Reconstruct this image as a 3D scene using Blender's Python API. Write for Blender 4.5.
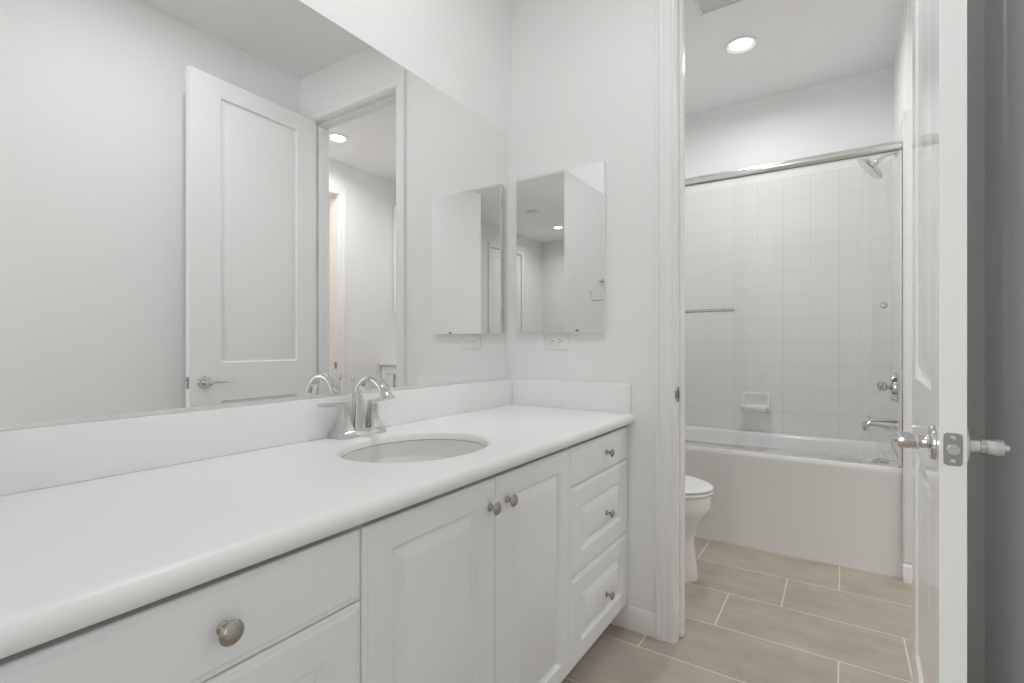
import bpy, bmesh, math
from mathutils import Vector, Matrix

for o in list(bpy.data.objects):
    bpy.data.objects.remove(o)
SC = bpy.context.scene
COL = SC.collection

# ------------------------------------------------------------------ camera
YAW = math.radians(33.3)
cam_data = bpy.data.cameras.new('camera')
cam_data.sensor_width = 36.0
cam_data.lens = 500.0 / 1024.0 * 36.0
cam_data.shift_y = 3.5 / 1024.0
cam_data.clip_start = 0.02
cam = bpy.data.objects.new('camera', cam_data)
cam.location = (1.238, 0.0, 1.098)
cam.rotation_euler = (math.radians(90), 0, YAW)
COL.objects.link(cam)
SC.camera = cam

# ------------------------------------------------------------------ world, exposure
w = bpy.data.worlds.new('World')
SC.world = w
w.use_nodes = True
w.node_tree.nodes['Background'].inputs[0].default_value = (0.9, 0.95, 1.0, 1)
w.node_tree.nodes['Background'].inputs[1].default_value = 0.3
SC.view_settings.view_transform = 'Standard'
SC.view_settings.look = 'None'
SC.view_settings.exposure = 0.49
SC.view_settings.gamma = 1.0
SC.view_settings.use_curve_mapping = False
SC.cycles.max_bounces = 20
SC.cycles.diffuse_bounces = 14
SC.cycles.glossy_bounces = 8
SC.cycles.transparent_max_bounces = 16
SC.cycles.sample_clamp_indirect = 6.0
SC.cycles.caustics_refractive = False

# ------------------------------------------------------------------ dimensions
D = 1.872          # far wall of the vanity room
WT = 0.115         # partition thickness
C = 2.743          # ceiling
W = 1.572          # right wall of the vanity room
HX = 2.53          # right wall of the room beyond
BY = 3.70          # wall behind the tub
TX = 1.487         # tiled right end of the tub alcove
TL = -0.05         # left end
TF = 2.965         # front of the tub
JL, JR = 0.7335, 1.455   # doorway jamb faces
DH = 2.45          # doorway height
VE = 0.085         # rear end of the vanity

# lamp powers (W)
P_VANITY = 5.0
P_TUB = 5.6
P_HALL = 6.0
P_REAR = 5.5
P_WARM = 3.0
P_FILL = 48.0  # fill lamp of the added end-wall opening
P_FILL2 = 7.5  # fill lamp of the added side-wall opening

# ------------------------------------------------------------------ materials
def mat(name, color, rough=0.5, metal=0.0, spec=0.5, noise=None, bump=None, emit=None, coat=0.0):
    m = bpy.data.materials.new(name)
    m.use_nodes = True
    nt = m.node_tree
    b = nt.nodes['Principled BSDF']
    b.inputs['Base Color'].default_value = (*color, 1)
    b.inputs['Roughness'].default_value = rough
    b.inputs['Metallic'].default_value = metal
    b.inputs['Specular IOR Level'].default_value = spec
    if coat:
        b.inputs['Coat Weight'].default_value = coat
        b.inputs['Coat Roughness'].default_value = 0.05
    if emit:
        b.inputs['Emission Color'].default_value = (*emit[0], 1)
        b.inputs['Emission Strength'].default_value = emit[1]
    tc = nt.nodes.new('ShaderNodeTexCoord')
    if noise:
        scale, amt = noise
        n = nt.nodes.new('ShaderNodeTexNoise')
        n.inputs['Scale'].default_value = scale
        n.inputs['Detail'].default_value = 4
        nt.links.new(tc.outputs['Object'], n.inputs['Vector'])
        mx = nt.nodes.new('ShaderNodeMix'); mx.data_type = 'RGBA'
        mx.inputs['A'].default_value = (*[c * (1 - amt) for c in color], 1)
        mx.inputs['B'].default_value = (*[min(1, c * (1 + amt)) for c in color], 1)
        nt.links.new(n.outputs['Fac'], mx.inputs['Factor'])
        nt.links.new(mx.outputs['Result'], b.inputs['Base Color'])
    if bump:
        scale, st, dist = bump
        n2 = nt.nodes.new('ShaderNodeTexNoise')
        n2.inputs['Scale'].default_value = scale
        n2.inputs['Detail'].default_value = 3
        nt.links.new(tc.outputs['Object'], n2.inputs['Vector'])
        bp = nt.nodes.new('ShaderNodeBump')
        bp.inputs['Strength'].default_value = st
        bp.inputs['Distance'].default_value = dist
        nt.links.new(n2.outputs['Fac'], bp.inputs['Height'])
        nt.links.new(bp.outputs['Normal'], b.inputs['Normal'])
    return m

M = {}
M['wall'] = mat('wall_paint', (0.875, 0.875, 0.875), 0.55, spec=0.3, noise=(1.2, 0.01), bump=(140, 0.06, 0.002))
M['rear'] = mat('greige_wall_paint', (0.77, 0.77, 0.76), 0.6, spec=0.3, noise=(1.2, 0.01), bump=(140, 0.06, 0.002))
M['ceiling'] = mat('ceiling_paint', (0.875, 0.875, 0.875), 0.8, spec=0.2, noise=(1.0, 0.01), bump=(90, 0.08, 0.002))
M['trim'] = mat('trim_paint', (0.875, 0.875, 0.875), 0.28, noise=(3, 0.008))
M['door'] = mat('door_paint', (0.875, 0.875, 0.875), 0.13, noise=(3, 0.008))
M['cab'] = mat('cabinet_finish', (0.87, 0.885, 0.895), 0.38, noise=(4, 0.008))
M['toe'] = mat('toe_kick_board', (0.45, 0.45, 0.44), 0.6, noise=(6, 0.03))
M['counter'] = mat('cultured_marble', (0.90, 0.90, 0.90), 0.34, noise=(5, 0.008))
M['porcelain'] = mat('porcelain', (0.84, 0.84, 0.825), 0.08, noise=(2, 0.006))
M['basin'] = mat('basin_porcelain', (0.76, 0.76, 0.73), 0.1, noise=(2, 0.006))
M['tub'] = mat('tub_enamel', (0.87, 0.88, 0.885), 0.15, noise=(2, 0.006))
M['chrome'] = mat('chrome', (0.70, 0.70, 0.695), 0.08, 1.0, noise=(20, 0.01))
M['satin'] = mat('satin_chrome', (0.66, 0.66, 0.65), 0.2, 1.0, noise=(20, 0.02))
M['nickel'] = mat('pewter_knob', (0.45, 0.425, 0.385), 0.22, 1.0, noise=(60, 0.06))
M['latch'] = mat('latch_steel', (0.36, 0.36, 0.36), 0.35, 1.0, noise=(60, 0.05))
M['dark'] = mat('dark_slot', (0.03, 0.03, 0.03), 0.5, noise=(20, 0.1))
M['mirror'] = mat('mirror_silver', (0.915, 0.92, 0.915), 0.0, 1.0, noise=(1, 0.002))
M['medmirror'] = mat('cabinet_mirror_silver', (0.86, 0.865, 0.86), 0.0, 1.0, noise=(1, 0.002))
M['alu'] = mat('brushed_aluminium', (0.86, 0.86, 0.86), 0.38, 1.0, noise=(30, 0.03))
M['bright'] = mat('bright_polished_rail', (0.90, 0.90, 0.90), 0.16, 1.0, noise=(20, 0.01))
M['plastic'] = mat('white_plastic', (0.85, 0.85, 0.85), 0.25, noise=(4, 0.005))
M['lens'] = mat('lamp_lens', (0.9, 0.9, 0.88), 0.4, emit=((1.0, 0.97, 0.90), 6.0), noise=(30, 0.01))
M['lens_warm'] = mat('warm_lamp_lens', (0.9, 0.85, 0.75), 0.4, emit=((1.0, 0.82, 0.6), 6.0), noise=(30, 0.01))
M['drain'] = mat('drain_metal', (0.6, 0.6, 0.6), 0.15, 1.0, noise=(40, 0.03))
M['grille'] = mat('fan_grille_plastic', (0.78, 0.78, 0.77), 0.4, noise=(5, 0.01))

def glass_mat():
    m = bpy.data.materials.new('clear_glass'); m.use_nodes = True
    nt = m.node_tree; nt.nodes.clear()
    out = nt.nodes.new('ShaderNodeOutputMaterial')
    tr = nt.nodes.new('ShaderNodeBsdfTransparent'); tr.inputs[0].default_value = (0.985, 0.99, 0.985, 1)
    gl = nt.nodes.new('ShaderNodeBsdfGlossy'); gl.inputs['Roughness'].default_value = 0.0
    gl.inputs['Color'].default_value = (1, 1, 1, 1)
    fr = nt.nodes.new('ShaderNodeFresnel'); fr.inputs['IOR'].default_value = 1.5
    mx = nt.nodes.new('ShaderNodeMixShader')
    nt.links.new(fr.outputs[0], mx.inputs[0]); nt.links.new(tr.outputs[0], mx.inputs[1])
    nt.links.new(gl.outputs[0], mx.inputs[2]); nt.links.new(mx.outputs[0], out.inputs[0])
    return m
M['glass'] = glass_mat()

class NB:
    """tiny node-math helper"""
    def __init__(s, nt): s.nt = nt
    def m(s, op, a, b=None, c=None):
        n = s.nt.nodes.new('ShaderNodeMath'); n.operation = op
        for i, v in enumerate((a, b, c)):
            if v is None: continue
            if isinstance(v, (int, float)): n.inputs[i].default_value = v
            else: s.nt.links.new(v, n.inputs[i])
        return n.outputs[0]

def floor_mat():
    m = bpy.data.materials.new('porcelain_floor_tile'); m.use_nodes = True
    nt = m.node_tree; b = nt.nodes['Principled BSDF']; k = NB(nt)
    geo = nt.nodes.new('ShaderNodeTexCoord'); sep = nt.nodes.new('ShaderNodeSeparateXYZ')
    nt.links.new(geo.outputs['Object'], sep.inputs[0])
    x, y = sep.outputs[0], sep.outputs[1]
    RH, TW = 0.2990, 0.61
    yr = k.m('DIVIDE', k.m('SUBTRACT', y, 2.971), RH)
    row = k.m('FLOOR', yr)
    fy = k.m('SUBTRACT', yr, row)
    off = k.m('MULTIPLY', k.m('ADD', row, 1.0), 0.204)
    xr = k.m('DIVIDE', k.m('SUBTRACT', k.m('SUBTRACT', x, 0.624), off), TW)
    colx = k.m('FLOOR', xr)
    fx = k.m('SUBTRACT', xr, colx)
    dx = k.m('MULTIPLY', k.m('MINIMUM', fx, k.m('SUBTRACT', 1.0, fx)), TW)
    dy = k.m('MULTIPLY', k.m('MINIMUM', fy, k.m('SUBTRACT', 1.0, fy)), RH)
    d = k.m('MINIMUM', dx, dy)
    mr = nt.nodes.new('ShaderNodeMapRange'); mr.interpolation_type = 'SMOOTHSTEP'
    mr.inputs['From Min'].default_value = 0.0018; mr.inputs['From Max'].default_value = 0.0032
    nt.links.new(d, mr.inputs['Value'])
    tile = mr.outputs['Result']
    cmb = nt.nodes.new('ShaderNodeCombineXYZ'); nt.links.new(colx, cmb.inputs[0]); nt.links.new(row, cmb.inputs[1])
    wn = nt.nodes.new('ShaderNodeTexWhiteNoise'); wn.noise_dimensions = '2D'; nt.links.new(cmb.outputs[0], wn.inputs['Vector'])
    # cloudy tone, stretched along the tile
    mp = nt.nodes.new('ShaderNodeMapping'); mp.inputs['Scale'].default_value = (1.0, 1.8, 1.0)
    nt.links.new(geo.outputs['Object'], mp.inputs['Vector'])
    n1 = nt.nodes.new('ShaderNodeTexNoise'); n1.inputs['Scale'].default_value = 5.0; n1.inputs['Detail'].default_value = 7; n1.inputs['Roughness'].default_value = 0.62
    nt.links.new(mp.outputs[0], n1.inputs['Vector'])
    cr = nt.nodes.new('ShaderNodeValToRGB')
    cr.color_ramp.elements[0].position = 0.30; cr.color_ramp.elements[0].color = (0.385, 0.338, 0.288, 1)
    cr.color_ramp.elements[1].position = 0.72; cr.color_ramp.elements[1].color = (0.515, 0.463, 0.398, 1)
    nt.links.new(n1.outputs['Fac'], cr.inputs[0])
    tone = k.m('ADD', k.m('MULTIPLY', wn.outputs['Value'], 0.10), 0.95)
    sc = nt.nodes.new('ShaderNodeVectorMath'); sc.operation = 'SCALE'
    nt.links.new(cr.outputs[0], sc.inputs[0]); nt.links.new(tone, sc.inputs['Scale'])
    mx = nt.nodes.new('ShaderNodeMix'); mx.data_type = 'RGBA'
    mx.inputs['A'].default_value = (0.74, 0.68, 0.59, 1)
    nt.links.new(tile, mx.inputs['Factor']); nt.links.new(sc.outputs[0], mx.inputs['B'])
    nt.links.new(mx.outputs['Result'], b.inputs['Base Color'])
    rr = k.m('SUBTRACT', 0.75, k.m('MULTIPLY', tile, 0.37))
    nt.links.new(rr, b.inputs['Roughness'])
    bp = nt.nodes.new('ShaderNodeBump'); bp.inputs['Strength'].default_value = 0.4; bp.inputs['Distance'].default_value = 0.0015
    nt.links.new(tile, bp.inputs['Height']); nt.links.new(bp.outputs['Normal'], b.inputs['Normal'])
    return m
M['floor'] = floor_mat()

def wall_tile_mat():
    m = bpy.data.materials.new('glazed_wall_tile'); m.use_nodes = True
    nt = m.node_tree; b = nt.nodes['Principled BSDF']; k = NB(nt)
    tc = nt.nodes.new('ShaderNodeTexCoord'); sep = nt.nodes.new('ShaderNodeSeparateXYZ')
    nt.links.new(tc.outputs['Object'], sep.inputs[0])
    S = 0.1525
    def edge(c, o):
        r = k.m('DIVIDE', k.m('SUBTRACT', c, o), S)
        f = k.m('FRACT', k.m('ADD', r, 100.0))
        return k.m('MULTIPLY', k.m('MINIMUM', f, k.m('SUBTRACT', 1.0, f)), S)
    geo = nt.nodes.new('ShaderNodeNewGeometry'); sn = nt.nodes.new('ShaderNodeSeparateXYZ')
    nt.links.new(geo.outputs['Normal'], sn.inputs[0])
    isx = k.m('GREATER_THAN', k.m('ABSOLUTE', sn.outputs[0]), 0.7)
    ex = k.m('ADD', edge(sep.outputs[0], 1.08), isx)
    ey = k.m('ADD', edge(sep.outputs[1], 3.69), k.m('SUBTRACT', 1.0, isx))
    d = k.m('MINIMUM', k.m('MINIMUM', ex, ey), edge(sep.outputs[2], 0.508))
    mr = nt.nodes.new('ShaderNodeMapRange'); mr.interpolation_type = 'SMOOTHSTEP'
    mr.inputs['From Min'].default_value = 0.0008; mr.inputs['From Max'].default_value = 0.0025
    nt.links.new(d, mr.inputs['Value'])
    mx = nt.nodes.new('ShaderNodeMix'); mx.data_type = 'RGBA'
    mx.inputs['A'].default_value = (0.75, 0.75, 0.735, 1); mx.inputs['B'].default_value = (0.85, 0.85, 0.84, 1)
    nt.links.new(mr.outputs[0], mx.inputs['Factor']); nt.links.new(mx.outputs['Result'], b.inputs['Base Color'])
    b.inputs['Roughness'].default_value = 0.14
    bp = nt.nodes.new('ShaderNodeBump'); bp.inputs['Strength'].default_value = 0.2; bp.inputs['Distance'].default_value = 0.001
    nt.links.new(mr.outputs[0], bp.inputs['Height']); nt.links.new(bp.outputs['Normal'], b.inputs['Normal'])
    return m
M['walltile'] = wall_tile_mat()

# ------------------------------------------------------------------ mesh helpers
class MB:
    def __init__(s): s.bm = bmesh.new()
    def box(s, x0, x1, y0, y1, z0, z1, bev=0.0, seg=2):
        t = bmesh.new()
        vs = [t.verts.new((x, y, z)) for x in (x0, x1) for y in (y0, y1) for z in (z0, z1)]
        for f in ((0, 1, 3, 2), (4, 6, 7, 5), (0, 4, 5, 1), (2, 3, 7, 6), (0, 2, 6, 4), (1, 5, 7, 3)):
            t.faces.new([vs[i] for i in f])
        bmesh.ops.recalc_face_normals(t, faces=t.faces)
        if bev > 0:
            bmesh.ops.bevel(t, geom=list(t.edges), offset=bev, segments=seg, profile=0.5, affect='EDGES')
        s.merge(t); return s
    def merge(s, t, mtx=None):
        if mtx is not None: bmesh.ops.transform(t, matrix=mtx, verts=t.verts)
        me = bpy.data.meshes.new('tmp'); t.to_mesh(me); t.free()
        s.bm.from_mesh(me); bpy.data.meshes.remove(me)
    def prism(s, pts, a, b, axis='z', cap=True, fn=None):
        """extrude a closed 2-D outline between a and b along axis; fn(p,q,h)->xyz overrides axis"""
        if fn is None:
            fn = {'z': lambda p, q, h: (p, q, h), 'y': lambda p, q, h: (p, h, q), 'x': lambda p, q, h: (h, p, q)}[axis]
        t = bmesh.new()
        A = [t.verts.new(fn(p, q, a)) for p, q in pts]; B = [t.verts.new(fn(p, q, b)) for p, q in pts]
        n = len(pts)
        for i in range(n): t.faces.new((A[i], A[(i + 1) % n], B[(i + 1) % n], B[i]))
        if cap: t.faces.new(A[::-1]); t.faces.new(B)
        bmesh.ops.recalc_face_normals(t, faces=t.faces)
        s.merge(t); return s
    def lathe(s, prof, origin, axis, n=32, sx=1.0, sy=1.0):
        """prof: list of (radius, height) along axis"""
        ax = Vector(axis).normalized()
        up = Vector((0, 0, 1)) if abs(ax.z) < 0.9 else Vector((1, 0, 0))
        e1 = (up - ax * up.dot(ax)).normalized(); e2 = ax.cross(e1)
        O = Vector(origin); t = bmesh.new(); rings = []
        for r, h in prof:
            if r < 1e-6: rings.append([t.verts.new(O + ax * h)])
            else: rings.append([t.verts.new(O + ax * h + e1 * (r * sx * math.cos(2 * math.pi * i / n)) + e2 * (r * sy * math.sin(2 * math.pi * i / n))) for i in range(n)])
        for a, b in zip(rings, rings[1:]):
            if len(a) == 1 and len(b) == 1: continue
            for i in range(n):
                j = (i + 1) % n
                if len(a) == 1: t.faces.new((a[0], b[i], b[j]))
                elif len(b) == 1: t.faces.new((a[i], a[j], b[0]))
                else: t.faces.new((a[i], a[j], b[j], b[i]))
        if len(rings[0]) > 1: t.faces.new(rings[0][::-1])
        if len(rings[-1]) > 1: t.faces.new(rings[-1])
        bmesh.ops.recalc_face_normals(t, faces=t.faces)
        s.merge(t); return s
    def sweep(s, path, sect, cap=True, up=(0, 1, 0)):
        """sect(i, t)-> list of (a, b) in the frame (side, normal) at path point i"""
        P = [Vector(p) for p in path]; n = len(P); rings = []; t = bmesh.new()
        side = Vector(up)
        for i in range(n):
            tg = (P[min(i + 1, n - 1)] - P[max(i - 1, 0)]).normalized()
            sd = (side - tg * side.dot(tg)).normalized(); nm = tg.cross(sd)
            rings.append([t.verts.new(P[i] + sd * a + nm * b) for a, b in sect(i, i / (n - 1))])
        m = len(rings[0])
        for a, b in zip(rings, rings[1:]):
            for i in range(m): t.faces.new((a[i], a[(i + 1) % m], b[(i + 1) % m], b[i]))
        if cap: t.faces.new(rings[0][::-1]); t.faces.new(rings[-1])
        bmesh.ops.recalc_face_normals(t, faces=t.faces)
        s.merge(t); return s
    def tube(s, path, r, n=14, up=(0, 1, 0)):
        rf = r if callable(r) else (lambda t: r)
        return s.sweep(path, lambda i, t: [(rf(t) * math.cos(2 * math.pi * k / n), rf(t) * math.sin(2 * math.pi * k / n)) for k in range(n)], up=up)
    def loft(s, rings, cap0=True, cap1=True):
        t = bmesh.new(); R = [[t.verts.new(p) for p in r] for r in rings]; m = len(R[0])
        for a, b in zip(R, R[1:]):
            for i in range(m): t.faces.new((a[i], a[(i + 1) % m], b[(i + 1) % m], b[i]))
        if cap0: t.faces.new(R[0][::-1])
        if cap1: t.faces.new(R[-1])
        bmesh.ops.recalc_face_normals(t, faces=t.faces)
        s.merge(t); return s
    def build(s, name, material, parent=None, angle=35):
        me = bpy.data.meshes.new(name)
        bmesh.ops.remove_doubles(s.bm, verts=s.bm.verts, dist=1e-6)
        s.bm.to_mesh(me); s.bm.free()
        for p in me.polygons: p.use_smooth = True
        me.set_sharp_from_angle(angle=math.radians(angle))
        me.materials.append(material)
        o = bpy.data.objects.new(name, me); COL.objects.link(o)
        if parent is not None: o.parent = parent
        return o

def tag(o, label, cat, group=None, kind=None):
    o['label'] = label; o['category'] = cat
    if group: o['group'] = group
    if kind: o['kind'] = kind
    return o

def thing(name, label, cat, loc=(0, 0, 0), group=None, kind=None):
    o = bpy.data.objects.new(name, None); COL.objects.link(o); o.location = loc
    o.empty_display_size = 0.05
    return tag(o, label, cat, group, kind)

def rr(w, h, r, n=5):
    """rounded-rectangle outline, centred"""
    out = []
    for cx, cy, a0 in ((w / 2 - r, h / 2 - r, 0), (-w / 2 + r, h / 2 - r, 90), (-w / 2 + r, -h / 2 + r, 180), (w / 2 - r, -h / 2 + r, 270)):
        for i in range(n + 1):
            a = math.radians(a0 + 90 * i / n); out.append((cx + r * math.cos(a), cy + r * math.sin(a)))
    return out

def panelled(us, ws, panels, prof, fn, flat=0.0):
    """face made of the grid us x ws; cells in panels get nested loops prof=[(inset, depth)...]. fn(u,w,d)->xyz. returns bmesh"""
    t = bmesh.new(); grid = {}
    for i, u in enumerate(us):
        for j, q in enumerate(ws): grid[i, j] = t.verts.new(fn(u, q, flat))
    for i in range(len(us) - 1):
        for j in range(len(ws) - 1):
            loop = [grid[i, j], grid[i + 1, j], grid[i + 1, j + 1], grid[i, j + 1]]
            if (i, j) not in panels: t.faces.new(loop); continue
            u0, u1, w0, w1 = us[i], us[i + 1], ws[j], ws[j + 1]
            for ins, dep in prof:
                nl = [t.verts.new(fn(*c, dep)) for c in ((u0 + ins, w0 + ins), (u1 - ins, w0 + ins), (u1 - ins, w1 - ins), (u0 + ins, w1 - ins))]
                for a in range(4): t.faces.new((loop[a], loop[(a + 1) % 4], nl[(a + 1) % 4], nl[a]))
                loop = nl
            t.faces.new(loop)
    return t

# ------------------------------------------------------------------ room shell
def struct(name, mb, m, label, cat):
    return tag(mb.build(name, m), label, cat, kind='structure')

RX0, RX1, RY = -1.3, 2.78, -3.28     # room behind the camera
struct('floor', MB().box(-1.5, 3.9, -3.4, 3.85, -0.12, 0.0), M['floor'], 'taupe plank tile floor laid in staggered rows with pale grout', 'floor')
struct('ceiling', MB().box(-1.5, 3.9, -3.4, 3.85, C, C + 0.12), M['ceiling'], 'flat white painted ceiling above the bathroom', 'ceiling')
struct('wall_left', MB().box(-0.17, 0, -0.04, D, 0, C), M['wall'], 'white wall that carries the big vanity mirror', 'wall')
b = MB().box(0, 0.64, -0.04, VE - 0.004, 0, C); b.box(0.64, W, -0.04, VE - 0.004, 2.50, C)
struct('wall_rear', b, M['wall'], 'white end wall holding the towel ring, seen in the medicine cabinet mirror', 'wall')
struct('wall_right', MB().box(W, W + 0.12, -0.04, D, 0, C), M['wall'], 'shaded white wall to the right of the open door', 'wall')
b = MB().box(-0.17, JL - 0.018, D, D + WT, 0, C); b.box(JR + 0.018, HX, D, D + WT, 0, C); b.box(JL - 0.018, JR + 0.018, D, D + WT, DH + 0.018, C)
struct('wall_far', b, M['wall'], 'white partition wall with the doorway to the tub room', 'wall')
struct('wall_tub_left', MB().box(-0.17, TL, D + WT, BY, 0, C), M['wall'], 'white wall behind the toilet tank', 'wall')
struct('wall_back', MB().box(-0.17, HX + 0.12, BY, BY + 0.12, 0, C), M['wall'], 'white wall above the tub tile', 'wall')
struct('wall_stub', MB().box(TX + 0.01, 1.60, TF - 0.01, BY, 0, C), M['wall'], 'narrow white wall at the right end of the tub', 'wall')
b = MB().box(HX, HX + 0.12, D, 2.10, 0, C); b.box(HX, HX + 0.12, 2.90, BY, 0, C); b.box(HX, HX + 0.12, 2.10, 2.90, DH, C)
struct('wall_hall', b, M['wall'], 'white wall with a cased doorway, seen in the vanity mirror', 'wall')
# warm hall past that doorway
b = MB().box(HX + 0.12, 3.75, 1.75, 1.87, 0, C); b.box(HX + 0.12, 3.75, 3.2, 3.32, 0, C); b.box(3.75, 3.87, 1.75, 3.32, 0, C)
struct('wall_passage', b, M['wall'], 'wall of the warmly lit passage seen through the far doorway in the mirror', 'wall')
# room behind the camera
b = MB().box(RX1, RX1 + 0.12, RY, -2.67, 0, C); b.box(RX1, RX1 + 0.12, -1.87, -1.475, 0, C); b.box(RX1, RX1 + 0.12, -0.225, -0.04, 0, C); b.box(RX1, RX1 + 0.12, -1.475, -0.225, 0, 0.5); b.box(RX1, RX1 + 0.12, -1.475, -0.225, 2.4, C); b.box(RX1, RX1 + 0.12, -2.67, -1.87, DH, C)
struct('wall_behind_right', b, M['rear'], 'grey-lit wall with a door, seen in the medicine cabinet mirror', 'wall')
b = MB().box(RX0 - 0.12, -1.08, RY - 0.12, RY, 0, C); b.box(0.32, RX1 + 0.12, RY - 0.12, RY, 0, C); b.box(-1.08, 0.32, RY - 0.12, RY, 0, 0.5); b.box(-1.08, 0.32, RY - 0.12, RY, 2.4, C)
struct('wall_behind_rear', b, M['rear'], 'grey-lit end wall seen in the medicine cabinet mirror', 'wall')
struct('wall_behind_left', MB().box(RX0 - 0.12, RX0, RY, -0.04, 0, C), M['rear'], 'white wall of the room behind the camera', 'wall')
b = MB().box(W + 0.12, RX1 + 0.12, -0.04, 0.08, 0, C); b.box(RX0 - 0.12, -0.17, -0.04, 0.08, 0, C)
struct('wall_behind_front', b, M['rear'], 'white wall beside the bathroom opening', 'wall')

# unseen windows added behind the camera, with area lamps as fill
def fill_window(name, label, w_, z0, z1, loc, rz, power):
    """local frame: u along the wall, +y into the room"""
    mtx = Matrix.Translation(loc) @ Matrix.Rotation(rz, 4, 'Z')
    b = MB().box(-w_ / 2, w_ / 2, -0.08, -0.03, z0, z0 + 0.06); b.box(-w_ / 2, w_ / 2, -0.08, -0.03, z1 - 0.06, z1)
    for px in (-w_ / 2, -0.025, w_ / 2 - 0.05): b.box(px, px + 0.05, -0.08, -0.03, z0 + 0.06, z1 - 0.06)
    wn = struct(name, b, M['plastic'], label, 'fill_window'); wn.matrix_world = mtx
    p = MB().box(-w_ / 2 + 0.04, w_ / 2 - 0.04, -0.058, -0.052, z0 + 0.05, z1 - 0.05).build('fill_pane', M['glass'], wn)
    wl = bpy.data.lights.new('fill_lamp', 'AREA'); wl.shape = 'RECTANGLE'; wl.size = w_; wl.size_y = z1 - z0  # area lamp added outside the pane to fill the bathroom
    wl.energy = power; wl.color = (0.96, 0.98, 1.0)
    wo = bpy.data.objects.new('fill_lamp', wl); COL.objects.link(wo)
    wo.matrix_world = mtx @ Matrix.Translation((0, -0.2, (z0 + z1) / 2)) @ Matrix.Rotation(math.radians(90), 4, 'X')
fill_window('fill_window_1', 'unseen glazed opening added for fill light in the end wall behind the camera', 1.4, 0.5, 2.4, (-0.38, RY, 0), 0.0, P_FILL)
fill_window('fill_window_2', 'unseen glazed opening added for fill light in the side wall behind the camera', 1.25, 0.5, 2.4, (RX1, -0.85, 0), math.radians(90), P_FILL2)

# tile surround of the tub alcove
TT = 2.185
struct('wall_tile_back', MB().box(TL, TX, BY - 0.01, BY, 0.50, TT), M['walltile'], 'glossy white square tile behind the bathtub', 'wall tile')
struct('wall_tile_right', MB().box(TX, TX + 0.01, TF - 0.01, BY - 0.01, 0.50, TT), M['walltile'], 'glossy white square tile at the faucet end of the tub', 'wall tile')
struct('wall_tile_left', MB().box(TL, TL + 0.01, TF - 0.01, BY - 0.01, 0.50, TT), M['walltile'], 'glossy white square tile at the toilet end of the tub', 'wall tile')
def bull(dx, dy):
    """strip outline seen from above, rounded on the edge next to the tub"""
    x_, y_, r_ = TX - 0.006 + dx, TF - 0.026 + dy, 0.011
    pts = [(TX + 0.053, TF - 0.0101), (x_, TF - 0.0101)]
    for i in range(8):
        a_ = math.radians(180 + 90 * i / 7); pts.append((x_ + r_ + r_ * math.cos(a_), y_ + r_ + r_ * math.sin(a_)))
    for i in range(5):
        a_ = math.radians(270 + 90 * i / 4); pts.append((TX + 0.047 + 0.006 * math.cos(a_), y_ + 0.006 + 0.006 * math.sin(a_)))
    return pts
b = MB().prism(bull(0.0008, 0.0008), 0.09, TT - 0.002)
z = 0.09
for z1 in [0.2] + [0.508 + 0.1525 * k_ for k_ in range(-1, 11)] + [TT]:
    b.prism(bull(0, 0), z + 0.0007, z1 - 0.0007); z = z1
struct('trim_1', b, M['porcelain'], 'glossy white bullnose tile strip up the wall edge beside the tub', 'tile trim')

# casings: profiled boards
CW = 0.068
CP = [(0, 0), (0, 0.017), (0.003, 0.020), (0.010, 0.020), (0.013, 0.0165), (0.018, 0.015), (0.025, 0.0165), (0.028, 0.0165), (0.033, 0.0125), (0.050, 0.0115), (0.053, 0.013), (0.057, 0.013), (0.060, 0.0105), (0.066, 0.0095), (CW, 0.006), (CW, 0)]
def casing(o0, o1, top, place):
    """cased opening from o0 to o1 wide, top high: left leg, right leg, head, mitred; place(u, d, z)"""
    mb = MB(); t = bmesh.new()
    path = [(o0, 0.0, -1, 0), (o0, top, -1, 1), (o1, top, 1, 1), (o1, 0.0, 1, 0)]
    rings = []
    for u, z, su, sz in path:
        rings.append([t.verts.new(place(u + su * (CW - p), q, z + sz * (CW - p))) for p, q in CP])
    n = len(CP)
    for a, c in zip(rings, rings[1:]):
        for i in range(n): t.faces.new((a[i], a[(i + 1) % n], c[(i + 1) % n], c[i]))
    t.faces.new(rings[0]); t.faces.new(rings[-1][::-1])
    bmesh.ops.recalc_face_normals(t, faces=t.faces); mb.merge(t); return mb
cs = struct('trim_2', casing(JL - 0.005, JR + 0.005, DH + 0.005, lambda u, d, z: (u, D - d, z)), M['trim'], 'white fluted casing around the doorway to the tub room', 'door casing')
struct('trim_3', casing(JL - 0.005, JR + 0.005, DH + 0.005, lambda u, d, z: (u, D + WT + d, z)), M['trim'], 'white casing on the tub side of the doorway', 'door casing')
b = MB().box(JL - 0.018, JL, D, D + WT, 0, DH); b.box(JR, JR + 0.018, D, D + WT, 0, DH); b.box(JL - 0.018, JR + 0.018, D, D + WT, DH, DH + 0.018)
b.box(JL, JL + 0.012, D + 0.038, D + 0.074, 0.004, DH - 0.012, 0.002, 1); b.box(JR - 0.012, JR, D + 0.038, D + 0.074, 0.004, DH - 0.012, 0.002, 1)
b.box(JL, JR, D + 0.038, D + 0.074, DH - 0.012, DH, 0.002, 1)
jamb = struct('trim_4', b, M['trim'], 'white door jamb lining the doorway to the tub room', 'door jamb')
b = MB().prism(rr(0.028, 0.057, 0.012), 0, 0.0025, fn=lambda p, q, h: (JL + h, D + 0.0165 + p, 0.915 + q))
b.prism(rr(0.010, 0.030, 0.004), 0.0, 0.004, fn=lambda p, q, h: (JL - 0.004 + h, D - 0.002 + p * 0.6, 0.915 + q))
b.build('strike_plate', M['latch'], jamb)
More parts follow.
